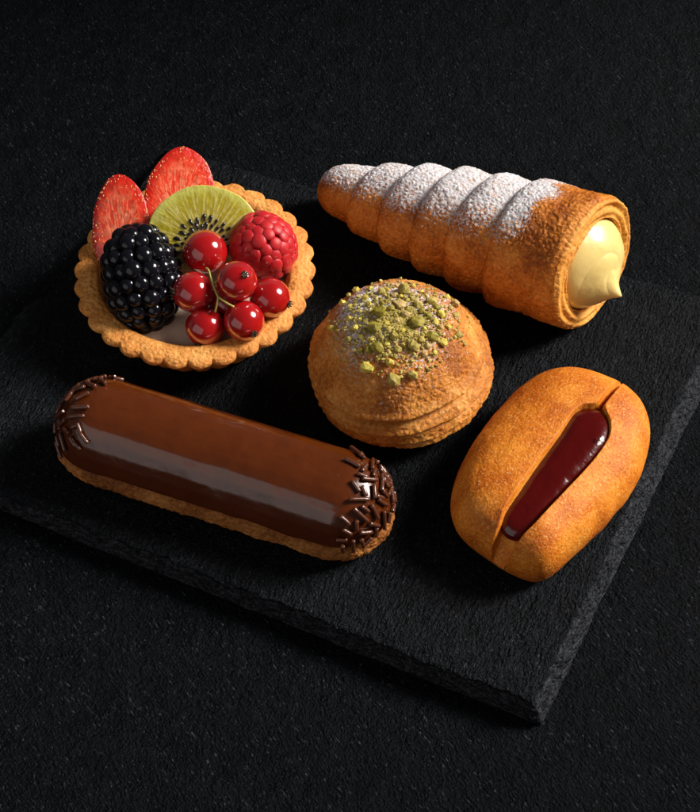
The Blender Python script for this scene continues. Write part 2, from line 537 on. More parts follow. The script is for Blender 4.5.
# slices of fruit -------------------------------------------------------
def slice_mesh(name, outline, depth_back, parent, mat, front=0.05, nt=260, flat_back=False):
    """outline(t)->radius; local x,z in the cut plane, +y is the cut side"""
    t = np.linspace(0, 2 * PI, nt, endpoint=False)
    R = outline(t)
    rho_f = np.linspace(0, 1, 60)
    rows = []; rho = []; cut = []
    for q in rho_f:
        y = front * (1 - q ** 6)
        rows.append(np.stack([R * q * np.sin(t), np.full(nt, y), R * q * np.cos(t)], 1)); rho.append(np.full(nt, q)); cut.append(np.full(nt, float(q < 0.955)))
    for k in range(1, 40):
        a = k / 39 * PI / 2
        if flat_back:
            q = 1.0 if k < 20 else 1 - (k - 20) / 19
            y = -depth_back * min(1, k / 19)
            if k in (18, 19, 20): q *= 0.985
        else:
            q = math.cos(a) ** 0.9; y = -depth_back * math.sin(a)
        rows.append(np.stack([R * q * np.sin(t), np.full(nt, y), R * q * np.cos(t)], 1)); rho.append(np.full(nt, 1.0)); cut.append(np.full(nt, 1.0 if flat_back else 0.0))
    P = np.concatenate(rows); rho = np.concatenate(rho); cut = np.concatenate(cut)
    nz = fbm(P, 4.0, 3, 6)
    w = sstep(0.0, 0.3, rho)
    P[:, 1] += 0.02 * nz
    P[:, 0] *= 1 + 0.012 * vn(P, 2.5, 8) * w
    P[:, 2] *= 1 + 0.012 * vn(P, 2.5, 9) * w
    return mesh(name, P, grid_faces(len(rows), nt), mat, parent, {'rho': rho, 'cut': cut})


def facing(tx, tz, roll=0.0):
    """frame whose y axis (cut face) points at the camera, turned by tx (sideways) and tz (up/down), rolled in plane"""
    Yd = CDIR + RIGHT * tx + UP * tz
    Yd /= np.linalg.norm(Yd)
    Z = UP - Yd * np.dot(UP, Yd); Z /= np.linalg.norm(Z)
    Xv = np.cross(Yd, Z)
    Z2 = Z * math.cos(roll) + Xv * math.sin(roll)
    X2 = np.cross(Yd, Z2)
    return np.stack([X2, Yd, Z2], 1)


def straw_outline(w, hup, hdn):
    def f(t):
        # t=0 is the pointed tip (up)
        x = np.sin(t); z = np.cos(t)
        h = np.where(z > 0, hup, hdn)
        p = np.where(z > 0, 1.85, 2.4)
        r = 1.0 / ((np.abs(x) / w) ** p + (np.abs(z) / h) ** p) ** (1 / p)
        return r * (1 + 0.02 * np.sin(3 * t + 1) + 0.012 * np.sin(7 * t))
    return f


for k, (px, py, z, w, hu, hd, roll, tx, tz, lab) in enumerate([
        (121, 226, BT + 2.55, 1.0, 1.72, 1.6, 0.03, -0.12, 0.02, 'tall narrow strawberry half leaning on the rim behind the blackberry, leftmost fruit of the tart'),
        (180, 198, BT + 2.55, 1.22, 1.72, 1.5, -0.14, 0.10, 0.0, 'wide strawberry half standing highest at the back, behind the kiwi slice')]):
    c = at(px, py, z)
    F = facing(tx, tz, roll)
    o = thing('strawberry_half', c, lab, 'strawberry', 'strawberry halves standing in the tart', rot=F.tolist())
    slice_mesh('flesh', straw_outline(w, hu, hd), 0.55, o, M_STRAW, front=0.09)
    # seeds round the skin
    sv, sf = uvsphere(8, 6)
    fo = straw_outline(w, hu, hd)
    vs = []; fs = []; cnt = 0
    for i in range(150):
        t = random.uniform(0, 2 * PI)
        q = random.choice([random.uniform(0.86, 0.99), random.uniform(0.93, 1.0), random.uniform(0.60, 0.97)])
        R0 = float(fo(np.array([t]))[0])
        if i % 3 == 0:
            a = random.uniform(0.05, 1.0); q = math.cos(a) ** 0.9; y = -0.55 * math.sin(a)
        else:
            y = 0.09 * (1 - q ** 6)
        p = np.array([R0 * q * math.sin(t), y, R0 * q * math.cos(t)])
        s = sv * np.array([0.020, 0.014, 0.034]) * random.uniform(0.6, 1.15)
        vs.append(s + p); fs.append(sf + cnt); cnt += len(sv)
    mesh('seeds', np.concatenate(vs), np.concatenate(fs), M_BSEED, o)

# kiwi
kc = at(206, 247, BT + 2.35)
F = facing(0.06, -0.05, 0.02)
kiwi = thing('kiwi_slice', kc, 'half slice of green kiwi with black seeds standing in the middle of the tart', 'kiwi slice', rot=F.tolist())


def kiwi_out(t):
    r = 2.04 * (1 + 0.012 * np.sin(2 * t + .5) + 0.006 * np.sin(9 * t))
    zz = np.cos(t)
    lim = np.where(zz < -0.02, 0.75 / np.maximum(-zz, 0.02), 99)
    return np.minimum(r, lim)


slice_mesh('flesh', kiwi_out, 0.38, kiwi, M_KIWI, front=0.035, nt=400, flat_back=True)
sv, sf = uvsphere(10, 8)
kk = 0
for i in range(30):
    a = -1.75 + i * 3.5 / 29 + random.uniform(-0.03, 0.03)
    r = (0.93 if i % 2 else 0.70) + random.uniform(-0.07, 0.07)
    p = np.array([r * math.sin(a), 0.045, r * math.cos(a)])
    s = sv * np.array([0.062, 0.045, 0.125]) * random.uniform(0.85, 1.1)
    # teardrop
    s[:, 0] *= 1 - 0.35 * (s[:, 2] < 0)
    ca, sa = math.cos(a), math.sin(a)
    Rm = np.array([[ca, 0, sa], [0, 1, 0], [-sa, 0, ca]])
    mesh('seed', s @ Rm.T + p, sf, M_KSEED, kiwi)


# drupelet berries ------------------------------------------------------
def berry(name, parent, mat, a, b, rows, rd, squash, seed, hair=False):
    """ellipsoid of drupelets, axis z: half length b, half width a"""
    r_ = np.random.default_rng(seed)
    sv, sf = uvsphere(26, 18)
    vs = []; fs = []; cnt = 0; centres = []
    for i in range(rows):
        ph = (i + 0.5) / rows * PI
        ph = ph + 0.0
        rad = a * math.sin(ph) ** 0.85
        zc = b * math.cos(ph)
        nn = max(1, int(round(2 * PI * rad / (rd * 1.72))))
        for j in range(nn):
            t = 2 * PI * (j + r_.uniform(-.12, .12)) / nn + i * 2.399
            p = np.array([rad * math.cos(t), rad * math.sin(t), zc + r_.uniform(-.04, .04)])
            nrm = np.array([p[0] / a ** 2, p[1] / a ** 2, p[2] / b ** 2]); nrm /= np.linalg.norm(nrm)
            s0 = rd * r_.uniform(0.90, 1.12)
            s = sv * s0
            u = np.cross(nrm, [0, 0, 1.0]); u /= np.linalg.norm(u) + 1e-9
            w = np.cross(nrm, u)
            s = s[:, :1] * u + s[:, 1:2] * w * 1.06 + s[:, 2:] * nrm * squash
            p = p * r_.uniform(0.97, 1.025)
            vs.append(s + p); fs.append(sf + cnt); cnt += len(sv); centres.append((p + nrm * s0 * squash, nrm))
    core = sv * np.array([a, a, b]) * 0.97
    vs.append(core); fs.append(sf + cnt)
    o = mesh(name, np.concatenate(vs), np.concatenate(fs), mat, parent)
    return o, centres


bc = at(142, 278, BT + 2.30)
ax = np.array([-0.16, 0.80, 0.62]); ax /= np.linalg.norm(ax)
X = np.cross([1.0, 0, 0], ax); X /= np.linalg.norm(X)
Fb = np.stack([np.cross(X, ax), X, ax], 1)
Fb[:, 0] = np.cross(Fb[:, 1], Fb[:, 2])
bb = thing('blackberry', bc, 'large glossy blackberry lying at the front left of the tart', 'blackberry', rot=Fb.tolist())
berry('fruit', bb, M_BLACK, 1.12, 1.60, 10, 0.285, 0.85, 4)
rc = at(263, 247, BT + 2.15)
ax = np.array([-0.45, 0.45, 0.75]); ax /= np.linalg.norm(ax)
X = np.cross([1.0, 0, 0], ax); X /= np.linalg.norm(X)
Fb = np.stack([np.cross(X, ax), X, ax], 1)
Fb[:, 0] = np.cross(Fb[:, 1], Fb[:, 2])
rb = thing('raspberry', rc, 'plump matte red raspberry at the right side of the tart', 'raspberry', rot=Fb.tolist())
ro, cents = berry('fruit', rb, M_RASP, 1.05, 1.06, 10, 0.225, 0.45, 9)
vs = []; fs = []; cnt = 0
for (p, nn) in cents:
    if random.random() < 0.7:
        u = np.array([random.gauss(0, 1) for _ in range(3)]); u -= nn * np.dot(u, nn); u /= np.linalg.norm(u)
        d = nn * 0.9 + u * 0.9; d /= np.linalg.norm(d)
        w = np.cross(d, u + nn); w /= np.linalg.norm(w); x2 = np.cross(w, d)
        L = random.uniform(0.06, 0.16); rr0 = 0.006
        for q in range(3):
            rad = rr0 * (1 - q * 0.35)
            c = p + d * L * q / 2 + u * 0.02 * q
            for e in range(5):
                an = e * 2 * PI / 5
                vs.append(c + (w * math.cos(an) + x2 * math.sin(an)) * rad)
        fs.append(grid_faces(3, 5, off=cnt)); cnt += 15
tag(mesh('hairs', np.array(vs), np.concatenate(fs), M_HAIR, rb), kind='stuff')


def tube(path, radii, n=10, cap=True):
    path = np.asarray(path, float)
    radii = np.broadcast_to(np.asarray(radii, float), (len(path),)).copy()
    tan = np.gradient(path, axis=0); tan /= np.linalg.norm(tan, axis=1)[:, None]
    ref = np.array([0.3, 0.5, 0.81])
    rows = []
    if cap:
        path = np.concatenate([path[:1], path, path[-1:]]); tan = np.concatenate([tan[:1], tan, tan[-1:]])
        radii = np.concatenate([[radii[0] * 0.02], radii, [radii[-1] * 0.02]])
    for p, t, r in zip(path, tan, radii):
        u = np.cross(t, ref); u /= np.linalg.norm(u); w = np.cross(t, u)
        a = np.arange(n) * 2 * PI / n
        rows.append(p + r * (np.cos(a)[:, None] * u + np.sin(a)[:, None] * w))
    return np.concatenate(rows), grid_faces(len(path), n)


# redcurrants
cur0 = at(222, 295, BT + 1.3)
sprig = thing('redcurrant_sprig', cur0, 'cluster of shiny redcurrants on a thin green stalk at the front of the tart', 'redcurrants')
sv, sf = uvsphere(48, 32)
CUR = [(205, 252, 2.75, 0.69, None), (237, 281, 3.00, 0.62, (0.42, 0.22, 0.88)), (193, 292, 2.55, 0.63, (-0.86, -0.05, 0.50)),
       (270, 298, 2.15, 0.63, (0.88, -0.30, 0.25)), (205, 327, 1.85, 0.61, (-0.30, -0.88, 0.35)),
       (244, 321, 2.10, 0.63, (0.50, -0.62, 0.60)), (226, 303, 1.80, 0.58, None)]
hub = at(217, 292, BT + 2.75)
for (px, py, zz, r, cal) in CUR:
    c = at(px, py, BT + zz) - cur0
    r = r * 1.07
    s = sv * r * np.array([1, 1, 0.98])
    s = s * (1 + 0.01 * vn(s, 1.3, px)[:, None])
    b = mesh('berry', s, sf, M_CURRANT, sprig, loc=c)
    if cal:
        # cal given in view axes: right, up, towards the camera
        d = RIGHT * cal[0] + UP * cal[1] + CDIR * cal[2]; d /= np.linalg.norm(d)
        u = np.cross(d, [0.2, 0.1, 1.0]); u /= np.linalg.norm(u); w = np.cross(d, u)
        vs = []; fs = []; cnt = 0
        cv, cf = uvsphere(10, 6)
        cc = cv[:, :1] * u * 0.10 + cv[:, 1:2] * w * 0.10 + cv[:, 2:] * d * 0.05 + d * r * 0.99
        vs.append(cc); fs.append(cf); cnt = len(cv)
        for k in range(7):
            a = k * 2 * PI / 7 + random.uniform(-.3, .3)
            o_ = u * math.cos(a) + w * math.sin(a)
            p0 = d * r * 0.98 + o_ * 0.06
            p1 = d * (r + 0.05) + o_ * 0.11
            p2 = d * (r + random.uniform(0.06, 0.14)) + o_ * random.uniform(0.06, 0.17)
            tv, tf = tube([p0, p1, p2], [0.035, 0.028, 0.008], 6)
            vs.append(tv); fs.append(tf + cnt); cnt += len(tv)
        mesh('calyx', np.concatenate(vs), np.concatenate(fs), M_CALYX, b)


def bez(p0, p1, p2, n=14):
    t = np.linspace(0, 1, n)[:, None]
    return (1 - t) ** 2 * p0 + 2 * t * (1 - t) * p1 + t * t * p2


A = at(209, 271, BT + 3.25) - cur0; B = at(218, 297, BT + 2.95) - cur0; C_ = at(234, 307, BT + 2.75) - cur0
D_ = at(215, 312, BT + 2.55) - cur0; E_ = at(219, 279, BT + 3.25) - cur0; G_ = at(206, 287, BT + 2.95) - cur0
vs = []; fs = []; cnt = 0
for (p0, p1, p2, r0, r1) in [(A, (A + B) / 2 + np.array([-.05, 0, .06]), B, .036, .048), (B, (B + C_) / 2 + np.array([-.05, -.03, .03]), C_, .04, .045),
                             (B, (B + D_) / 2 + np.array([.03, 0, .05]), D_, .038, .045), ((A + B) / 2, E_ + np.array([-.1, 0, -.05]), E_ + np.array([.14, .03, -.1]), .03, .035),
                             (A, A + np.array([-.02, .04, .05]), A + np.array([-.10, .15, -.05]), .04, .05)]:
    tv, tf = tube(bez(p0, p1, p2), np.linspace(r0, r1, 14) * 0.8, 10)
    vs.append(tv); fs.append(tf + cnt); cnt += len(tv)
mesh('stalk', np.concatenate(vs), np.concatenate(fs), M_STALK, sprig)

# ------------------------------------------------------------------ cream horn
tipc = at(337, 190, BT + 1.0)
endc = at(591, 264, BT + 2.38)
L = float(np.linalg.norm(endc - tipc))
F = frame(x=endc - tipc)
print('horn length', L, 'axis', F[:, 0])
horn = thing('cream_horn', tipc, 'spiral puff pastry horn dusted with icing sugar and filled with yellow cream', 'cream horn', rot=F.tolist())
NU, NV = 560, 620
sc = L / 8.9
k_u = np.array([-.62, -.60, -.54, -.42, -.2, .1, .6, 1.4, 3.0, 5.0, 7.0, 8.3, 8.75, 8.95])
k_r = np.array([0.0, .18, .38, .58, .78, .90, 1.02, 1.22, 1.62, 1.92, 2.10, 2.20, 2.22, 2.14])
u = np.concatenate([np.linspace(-.62, -.4, 40, endpoint=False), np.linspace(-.4, 8.95, NU - 40)])
V = np.linspace(0, 2 * PI, NV, endpoint=False)
U_, T_ = np.meshgrid(u, V, indexing='ij')
ang = np.where(T_ > PI, T_ - 2 * PI, T_)          # 0 = top, positive towards local -y (the viewer's side)
r0 = np.interp(U_, k_u, k_r)
for _ in range(1):
    pass
pitch = 1.30
nz = 0.10 * vn(np.stack([U_.ravel() * .8, np.cos(T_).ravel(), np.sin(T_).ravel()], 1), 1.0, 3).reshape(U_.shape)
ph = (U_ - 1.12) / pitch + ang / (2 * PI) * 1.0 + nz
cell = np.floor(ph)
fr = ph - cell
last = cell >= 4
frr = np.where(last, np.minimum((ph - 4) * 1.0, 99), fr)
rise = np.sqrt(np.clip(1 - (1 - np.clip(frr / 0.32, 0, 1)) ** 2, 0, 1))
S = rise - 0.74 * np.clip(frr, 0, 1) ** 1.6
S = np.where(last, rise - 0.30 * np.clip(frr, 0, 1.2) ** 1.3, S)
S = np.where(cell < 0, 0.62 - 0.5 * np.clip((ph + 1.0), 0, 1) ** 1.6, S)
sz = np.interp(U_, [-.6, .3, 2, 6, 9], [0.0, 0.5, 0.75, 1, 1])
r = r0 + 0.40 * sz * (S - 0.42)
X = U_ * sc
P = np.stack([X, -r * np.sin(ang), r * np.cos(ang)], -1)
# mouth: laminated rings then the inside
NM = 70
mm = np.linspace(0, 1, NM + 1)[1:]
rlast = r[-1]; rows = []
for q in mm:
    if q < 0.55:
        k = q / 0.55
        rad = rlast * (1 - 0.29 * k)
        xx = 8.95 + 0.10 * math.sin(min(1, k * 2.2) * PI * .5) + 0.04 * math.sin(k * 2 * 2 * PI) - 0.04 * k
        dx = 0.05 * np.sin(V * 2 + k * 7) * np.sin(V * 3 + 1)
    else:
        k = (q - 0.55) / 0.45
        rad = rlast * (0.71 - 0.08 * k)
        xx = 8.97 - 2.0 * k ** 1.3
        dx = 0
    rows.append(np.stack([np.full(NV, xx * sc) + dx, -rad * np.sin(np.where(V > PI, V - 2 * PI, V)), rad * np.cos(V)], -1))
P = np.concatenate([P, np.array(rows)])
nrow = P.shape[0]
P = P.reshape(-1, 3)
rn = P.copy(); rn[:, 0] = 0; rn /= np.linalg.norm(rn, axis=1)[:, None] + 1e-6
rowi = np.repeat(np.arange(nrow), NV)
Q = P * np.array([0.85, 1, 1])
f1, f2 = worley(Q, 6.2, 3)
g1, g2 = worley(Q, 9.5, 8)
wrk = np.clip(f2 - f1, 0, .6)
dsp = 0.044 * wrk + 0.028 * np.clip(g2 - g1, 0, .6) + 0.05 * fbm(P, 1.2, 3, 4) + 0.016 * fbm(P, 7, 3, 8)
P += rn * (dsp * np.clip(np.interp(P[:, 0], [-.6 * sc, 0.3], [0.2, 1]), 0, 1))[:, None]
mouth = rowi >= NU
P[:, 0] += np.where(rowi > NU - 20, 0.04 * fbm(P, 2.5, 3, 14), 0)
lam = np.where((rowi > NU - 40) & ~mouth, np.sin((P[:, 0] / sc - 8.3) * 2 * PI / 0.22 + 1.5 * vn(P, 1.0, 5)), 0)
P += rn * (0.005 * lam)[:, None]
shear = sstep(6.0 * sc, 8.6 * sc, P[:, 0]) + 0.0
shear = np.where(mouth, 1.0, shear)
P[:, 0] += shear * (0.17 * P[:, 1] - 0.10 * P[:, 2])
# where the sugar lies: on what faces the sky, on the side of the horn turned up
wz = (F @ (rn * np.array([1, 1, 1])).T).T
tilt = wz[:, 2] * 0.93 + wz[:, 1] * 0.36
frf = np.concatenate([frr.ravel(), np.full(NM * NV, 2.0)])
lastf = np.concatenate([last.ravel(), np.full(NM * NV, True)])
sug = -0.42 + 0.60 * sstep(-0.05, 0.98, tilt)
sug -= np.where(lastf, 0.45 * sstep(0.55, 1.25, frf + 0.25 * vn(P, 1.3, 60)), 0.10 * sstep(0.05, 0.0, frf))
sug += 0.05 * vn(P, 1.2, 61)
sug -= 0.10 * sstep(1.0, -0.3, P[:, 0])
sug = np.where(mouth, -1, sug)
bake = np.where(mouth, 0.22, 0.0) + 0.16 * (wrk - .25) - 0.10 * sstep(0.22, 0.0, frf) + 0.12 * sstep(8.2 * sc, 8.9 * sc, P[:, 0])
bake += -0.12 * sstep(0.35, 0.9, fbm(P, 0.8, 2, 33) + 0.5) * sstep(0.0, 0.9, tilt)
mesh('pastry', P, grid_faces(nrow, NV), M_HORN, horn, {'sugar': sug, 'bake': bake})
# cream
qn, tn = 90, 160
q, t = np.meshgrid(np.linspace(0, 1, qn), np.linspace(0, 2 * PI, tn, endpoint=False), indexing='ij')
ri = 1.55
cy = ri * q * np.sin(t); cz = ri * q * np.cos(t)
bul = 8.95 * sc - 0.06 + 0.80 * (1 - q ** 2.1) ** 0.75
py_, pz_ = -0.46, -0.55
dd = np.hypot(cy - py_, cz - pz_)
bul += 0.36 * np.exp(-(dd / 0.20) ** 1.4) + 0.26 * np.exp(-(dd / 0.65) ** 2)
P = np.stack([bul, cy - 0.05 * np.exp(-(dd / 0.2) ** 2), cz], -1).reshape(-1, 3)
sw = (np.abs(np.sin(t * 1.5 + q * 6.5)) ** 0.6).ravel() * 0.05 * (q.ravel() * (1 - q.ravel())) * 4
P[:, 0] += 0.04 * fbm(P, 1.2, 3, 7) + sw + 0.17 * P[:, 1] - 0.10 * P[:, 2]
mesh('cream', P, grid_faces(qn, tn), M_CREAM, horn)

# ------------------------------------------------------------------ cream puff with pistachio
pc = at(400, 359.5, BT + 1.4)
bun = thing('cream_puff', (pc[0], pc[1], BT), 'round choux bun in layered golden pastry topped with chopped pistachio and icing sugar', 'cream puff')
prof = np.array([(0.0, 0.04), (1.6, 0.0), (2.10, 0.03), (2.45, 0.16), (2.68, 0.40), (2.84, 0.66), (2.92, 0.95), (2.94, 1.2), (2.89, 1.5),
                 (2.74, 1.85), (2.54, 2.25), (2.26, 2.68), (1.90, 3.08), (1.42, 3.40), (0.92, 3.60), (0.45, 3.69), (0.0, 3.71)])
d = np.r_[0, np.cumsum(np.linalg.norm(np.diff(prof, axis=0), axis=1))]
NP_, NTH = 420, 620
tt = np.linspace(0, d[-1], NP_)
pr = np.stack([np.interp(tt, d, prof[:, k]) for k in range(2)], 1)
ker = np.hanning(31); ker /= ker.sum()
for k in range(2):
    pad = np.r_[2 * pr[0, k] - pr[15:0:-1, k], pr[:, k], 2 * pr[-1, k] - pr[-2:-17:-1, k]]
    if k == 0: pad[:15] = -pr[15:0:-1, k]; pad[-15:] = -pr[-2:-17:-1, k]
    else: pad[:15] = pr[15:0:-1, k]; pad[-15:] = pr[-2:-17:-1, k]
    pr[:, k] = np.convolve(pad, ker, 'valid')
pr[0, 0] = pr[-1, 0] = 0
R_, T_ = np.meshgrid(np.arange(NP_), np.linspace(0, 2 * PI, NTH, endpoint=False), indexing='ij')
r = pr[R_, 0]; z = pr[R_, 1]
P = np.stack([r * np.cos(T_), r * np.sin(T_), z], -1).reshape(-1, 3)
rr_ = r.ravel(); T1 = T_.ravel()
nrm = np.stack([np.cos(T1) * rr_ / 3.0, np.sin(T1) * rr_ / 3.0, (P[:, 2] - 1.1) / 2.8], 1); nrm /= np.linalg.norm(nrm, axis=1)[:, None] + 1e-6
# layered seams: tilted planes; each steps the surface in under the one above
lowf = vn(np.c_[np.cos(T1), np.sin(T1), T1 * 0], 1.3, 2)
tiltz = P[:, 2] + 0.34 * np.cos(T1 - 2.6) * rr_ / 3 + 0.12 * lowf
dsp = np.zeros(len(P)); groove = np.zeros(len(P))
for (z0, a, wdt) in [(0.34, 0.22, .10), (0.72, 0.20, .11), (1.14, 0.20, 0.12), (1.66, 0.34, 0.15)]:
    zz = tiltz - z0 - 0.05 * vn(np.c_[np.cos(T1) * 2, np.sin(T1) * 2, T1 * 0 + z0 * 9], 1.2, 6)
    fade = 0.45 + 0.55 * sstep(-0.6, 0.5, np.cos(T1 + 0.9) + 0.5 * vn(np.c_[np.cos(T1) * 2, np.sin(T1) * 2, T1 * 0 + z0 * 5], 1, 12))
    e = np.exp(-(zz / (wdt * .55)) ** 2)
    dsp -= a * e * fade
    dsp += 0.10 * np.exp(-((zz - wdt * 1.1) / wdt) ** 2) * fade
    groove += e * fade
f1, f2 = worley(P * np.array([1, 1, 1.6]), 4.2, 3)
g1, g2 = worley(P, 9.0, 13)
lowz = sstep(2.0, 1.2, P[:, 2])
dsp += 0.10 * fbm(P, 0.8, 3, 2) + 0.045 * np.clip(f2 - f1, 0, .6) + 0.034 * np.clip(g2 - g1, 0, .6) + 0.014 * fbm(P, 8, 3, 3)
dsp += lowz * 0.02 * np.sin(T1 * 46 + 3 * vn(P, 2, 7)) * np.exp(-((tiltz % 0.38 - 0.19) / .1) ** 2)
P += nrm * dsp[:, None]
P[:, 2] = np.maximum(P[:, 2], 0)
tk = np.array([-0.25, 0.35])
dc = np.hypot(P[:, 0] - tk[0], P[:, 1] - tk[1])
sug = -0.24 + 0.34 * sstep(2.75, 0.6, dc + 0.4 * vn(P, 0.9, 70)) * sstep(1.3, 2.6, P[:, 2])
sug += 0.12 * vn(P, 1.1, 71) * sstep(1.2, 2.2, P[:, 2]) - 0.13 * sstep(2.0, 1.2, P[:, 2])
bake = 0.28 * groove * lowz + 0.15 * (np.clip(f2 - f1, 0, .6) - .25) - 0.16 * sstep(0.6, 0.0, P[:, 2]) - 0.12 * sstep(1.7, 2.6, P[:, 2]) * sstep(0.3, -.3, vn(P, 0.8, 80))
bfaces = grid_faces(NP_, NTH)
mesh('pastry', P, bfaces, M_BUN, bun, {'sugar': sug, 'bake': bake})
base = np.array([pc[0], pc[1], BT])
bvh = BVHTree.FromPolygons((P + base).tolist(), bfaces.tolist())


def hit(bv, px, py):
    h = bv.ray_cast(Vector(CPOS), Vector(ray(px, py)))
    if h[0] is None: return None, None
    nn = np.array(h[1])
    if np.dot(nn, ray(px, py)) > 0: nn = -nn
    return np.array(h[0]), nn


def lump(r, seed, flat=0.8, el=1.0, n=18):
    """angular chip: hull of random points on a squashed ball"""
    rg = np.random.default_rng(seed)
    p = rg.normal(size=(n, 3)); p /= np.linalg.norm(p, axis=1)[:, None]
    p = p * rg.uniform(0.82, 1.08, (n, 1)) * np.array([el, 1, flat]) * r
    bm = bmesh.new()
    for q in p: bm.verts.new(q)
    res = bmesh.ops.convex_hull(bm, input=bm.verts)
    dead = [g for g in res['geom_interior'] if isinstance(g, bmesh.types.BMVert)]
    if dead: bmesh.ops.delete(bm, geom=dead, context='VERTS')
    bm.verts.ensure_lookup_table(); bm.verts.index_update()
    v = np.array([q.co[:] for q in bm.verts]); f = np.array([[q.index for q in fc.verts] for fc in bm.faces])
    bm.free()
    return v, f


CR = [(240, 228, 35, 0), (210, 295, 35, 0), (405, 272, 37, 0), (222, 388, 30, 0), (180, 402, 24, 0), (388, 380, 30, 1), (475, 330, 28, 0),
      (325, 190, 30, 3), (350, 120, 33, 1), (250, 62, 30, 1), (225, 75, 20, 1), (245, 128, 22, 1), (125, 120, 19, 2), (80, 110, 18, 2), (60, 180, 18, 2),
      (10, 298, 18, 2), (178, 478, 32, 2), (295, 532, 33, 1), (385, 515, 24, 1), (280, 452, 22, 2), (305, 335, 27, 1), (600, 325, 19, 1), (580, 188, 25, 3),
      (585, 237, 20, 1), (530, 365, 24, 2), (487, 410, 14, 2), (435, 412, 17, 3), (425, 350, 19, 1), (470, 175, 28, 1), (410, 190, 24, 1), (427, 220, 19, 0),
      (455, 90, 20, 2), (545, 100, 19, 2), (305, 42, 18, 1), (345, 50, 17, 1), (410, 55, 18, 2), (328, 65, 17, 1), (545, 152, 18, 2), (515, 235, 22, 2), (488, 265, 19, 2),
      (460, 240, 19, 0), (350, 235, 22, 3), (312, 265, 19, 3), (335, 310, 18, 2), (345, 352, 13, 1), (268, 375, 15, 2), (240, 340, 14, 1), (318, 395, 18, 1), (275, 300, 16, 1),
      (265, 275, 14, 2), (287, 205, 19, 1), (245, 180, 15, 1), (215, 165, 14, 1), (185, 185, 17, 2), (168, 158, 19, 2), (170, 265, 17, 1), (90, 250, 15, 2), (97, 195, 14, 2),
      (113, 222, 12, 1), (120, 300, 19, 2), (147, 333, 14, 2), (85, 350, 19, 1), (145, 400, 14, 0), (260, 422, 14, 1), (455, 378, 16, 3), (550, 290, 15, 2), (515, 297, 17, 3),
      (498, 200, 18, 0), (383, 160, 15, 1), (360, 168, 15, 1), (300, 145, 18, 3), (268, 118, 13, 2), (190, 112, 13, 2), (175, 75, 15, 2), (425, 130, 14, 2), (500, 62, 14, 2), (615, 125, 13, 2),
      (90, 145, 15, 1), (385, 100, 13, 2), (290, 95, 12, 3), (205, 210, 12, 2), (330, 150, 12, 2), (440, 300, 14, 2), (375, 325, 13, 3), (560, 205, 13, 1), (140, 255, 12, 2),
      (230, 440, 12, 2), (195, 350, 13, 2), (300, 425, 11, 1), (350, 280, 12, 2)]
zs = 150 / 700.0
for k, (cx, cy_, cr, mi) in enumerate(CR):
    h, nn = hit(bvh, 330 + cx * zs, 265 + cy_ * zs)
    if h is None: continue
    rw = cr * zs / 31.5 * 0.93
    v, f = lump(rw, 100 + k, random.uniform(0.68, 0.9), random.uniform(1.0, 1.3), 32)
    z_ = nn; x_ = np.cross([0.3, 1, 0.2], z_); x_ /= np.linalg.norm(x_); y_ = np.cross(z_, x_)
    v = v[:, :1] * x_ + v[:, 1:2] * y_ + v[:, 2:] * z_
    mesh('pistachio_piece', v + h + nn * rw * 0.45 - base, f, M_NUT[mi], bun, smooth=False)
vs = []; fs = []; cnt = 0
for k in range(2200):
    a = random.uniform(0, 2 * PI); q = abs(random.gauss(0, 0.66))
    if q > 1.3: continue
    h, nn = hit(bvh, 398 + 56 * q * math.cos(a), 322 + 44 * q * math.sin(a))
    if h is None or nn[2] < .2: continue
    rw = random.uniform(0.02, 0.07)
    v, f = lump(rw, 900 + k, 0.8, 1.2, 11)
    vs.append(v + h + nn * rw * 0.5 - base); fs.append(f + cnt); cnt += len(v)
tag(mesh('pistachio_crumbs', np.concatenate(vs), np.concatenate(fs), M_NUT[1], bun, smooth=False), kind='stuff')

# ------------------------------------------------------------------ eclair
e0 = at(108, 428, BT + 1.25); e1 = at(339, 500, BT + 1.25)
ec = (e0 + e1) / 2; ec[2] = BT
axd = e1 - e0; axd[2] = 0
HL = np.linalg.norm(axd) / 2
F = frame(x=axd)
ecl = thing('eclair', ec, 'long eclair with shiny chocolate glaze and chocolate sprinkles on both ends', 'eclair', rot=F.tolist())
print('eclair half', HL)


def stadium(hl, n):
    """outline directions: medial point (x) and unit offset for a capsule, n points"""
    per = 4 * hl + 2 * PI * 1.7
    s = np.linspace(0, per, n, endpoint=False)
    mx = np.zeros(n); ox = np.zeros(n); oy = np.zeros(n)
    for i, q in enumerate(s):
        if q < 2 * hl: mx[i] = -hl + q; ox[i] = 0; oy[i] = 1
        elif q < 2 * hl + PI * 1.7:
            a = (q - 2 * hl) / 1.7; mx[i] = hl; ox[i] = math.sin(a); oy[i] = math.cos(a)
        elif q < 4 * hl + PI * 1.7:
            mx[i] = hl - (q - 2 * hl - PI * 1.7); oy[i] = -1
        else:
            a = (q - 4 * hl - PI * 1.7) / 1.7; mx[i] = -hl; ox[i] = -math.sin(a); oy[i] = -math.cos(a)
    return mx, ox, oy, s


mx, ox, oy, s = stadium(HL, 1100)


